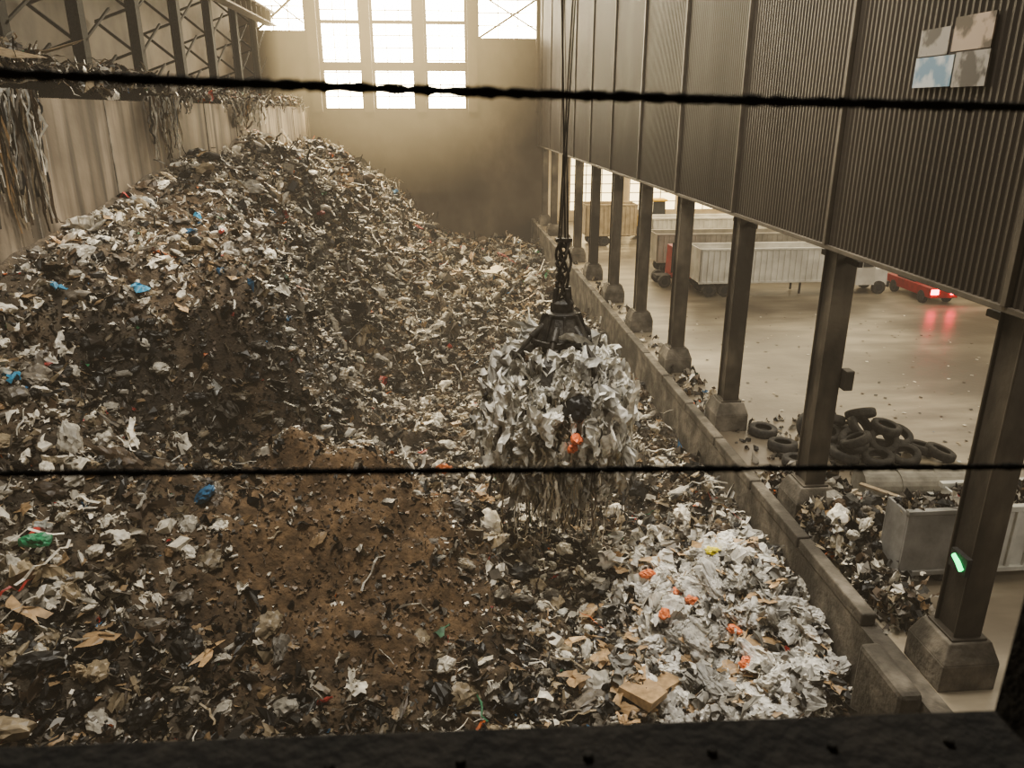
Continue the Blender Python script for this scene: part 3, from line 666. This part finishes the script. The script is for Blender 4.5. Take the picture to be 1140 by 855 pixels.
# ------------------------------------------------------------ lights
def area(name,loc,rot,sx,sy,p,c):
    l=bpy.data.lights.new(name,'AREA'); l.shape='RECTANGLE'; l.size=sx; l.size_y=sy; l.energy=p; l.color=c
    o=bpy.data.objects.new(name,l); COL.objects.link(o); o.location=loc; o.rotation_euler=rot; return o
def spot(name,loc,tgt,ang,p,c,r=.6,blend=.7):
    l=bpy.data.lights.new(name,'SPOT'); l.energy=p; l.color=c; l.spot_size=math.radians(ang); l.spot_blend=blend; l.shadow_soft_size=r
    o=bpy.data.objects.new(name,l); COL.objects.link(o); o.location=loc
    o.rotation_euler=(Vector(tgt)-Vector(loc)).to_track_quat('-Z','Y').to_euler(); return o
area('hall_fill_light',(-2,52,26.5),(math.radians(-22),0,0),10,30,19000,(1,.89,.68))  # added overhead fill for the pit, no opening in the ceiling here
area('hall_fill_light.001',(0,15,26.5),(math.radians(4),0,0),8,6,6200,(1,.95,.85))
spot('fill_spot',(4,28,25.5),(-9.5,28,5),38,24000,(1,.93,.80),.8)  # added spots without fixtures, brightening chosen parts of pile and load
spot('fill_spot.001',(7.5,21,25.5),(6.2,14.8,-1),26,11500,(1,.96,.87),.8)
spot('fill_spot.002',(0,42,25.5),(2.8,26,-1),46,20000,(1,.92,.75),.8)
spot('fill_spot.003',(3.5,8,25),(2.85,18.6,2.6),16,7500,(1,.95,.84),.8)
area('tipping_fill_light',(22,28,8.4),(0,0,0),22,34,3700,(1,.90,.70))  # added area fills under the closed tipping roof, in place of daylight
area('tipping_fill_light.001',(22,60,8.4),(0,0,0),24,24,8500,(1,.84,.55))
area('tipping_fill_light.002',(15,7,8.3),(math.radians(25),0,0),6,5,420,(1,.94,.84))
w=bpy.data.worlds.new('World'); S.world=w; w.use_nodes=True; nt=w.node_tree; bg=nt.nodes['Background']; bg.inputs[0].default_value=(1,.85,.62,1); bg.inputs[1].default_value=.4
ab=nt.nodes.new('ShaderNodeVolumeAbsorption'); ab.inputs['Color'].default_value=(0,0,0,1); ab.inputs['Density'].default_value=.008
em=nt.nodes.new('ShaderNodeEmission'); em.inputs['Color'].default_value=(1,.82,.58,1); em.inputs['Strength'].default_value=.0014  # haze brightness put in as emission of the air, not scattered light
ad=nt.nodes.new('ShaderNodeAddShader'); nt.links.new(ab.outputs[0],ad.inputs[0]); nt.links.new(em.outputs[0],ad.inputs[1]); nt.links.new(ad.outputs[0],nt.nodes['World Output'].inputs['Volume'])
# self-glowing volume that imitates the hazy light in front of the windows
hz=boxobj('window_glow_haze',(-14,50,3),(8.6,74.3,26.8),M_conc)
m=bpy.data.materials.new('glow_volume'); m.use_nodes=True; nt=m.node_tree; N=nt.nodes; Lk=nt.links
for n_ in list(N): N.remove(n_)
out=N.new('ShaderNodeOutputMaterial'); em=N.new('ShaderNodeEmission'); em.inputs['Color'].default_value=(1,.75,.37,1)
geo=N.new('ShaderNodeNewGeometry'); ds=N.new('ShaderNodeVectorMath'); ds.operation='DISTANCE'; ds.inputs[1].default_value=(-4.5,76,19)
Lk.new(geo.outputs['Position'],ds.inputs[0])
mr=N.new('ShaderNodeMapRange'); mr.interpolation_type='SMOOTHSTEP'; mr.inputs[1].default_value=2; mr.inputs[2].default_value=19; mr.inputs[3].default_value=.14; mr.inputs[4].default_value=.0
Lk.new(ds.outputs['Value'],mr.inputs[0]); Lk.new(mr.outputs[0],em.inputs['Strength']); Lk.new(em.outputs[0],out.inputs['Volume'])
hz.data.materials.clear(); hz.data.materials.append(m)

cd=bpy.data.cameras.new('cam'); cam=bpy.data.objects.new('camera',cd); COL.objects.link(cam); S.camera=cam
cam.location=(0,0,10); cam.rotation_euler=(math.radians(90-19.49),0,math.radians(-4.9)); cd.lens=27.03; cd.sensor_width=36; cd.clip_start=.05; cd.clip_end=400
cd.dof.use_dof=True; cd.dof.focus_distance=24; cd.dof.aperture_fstop=4.0
S.view_settings.view_transform='AgX'; S.view_settings.look='AgX - Medium High Contrast'; S.view_settings.exposure=0.2
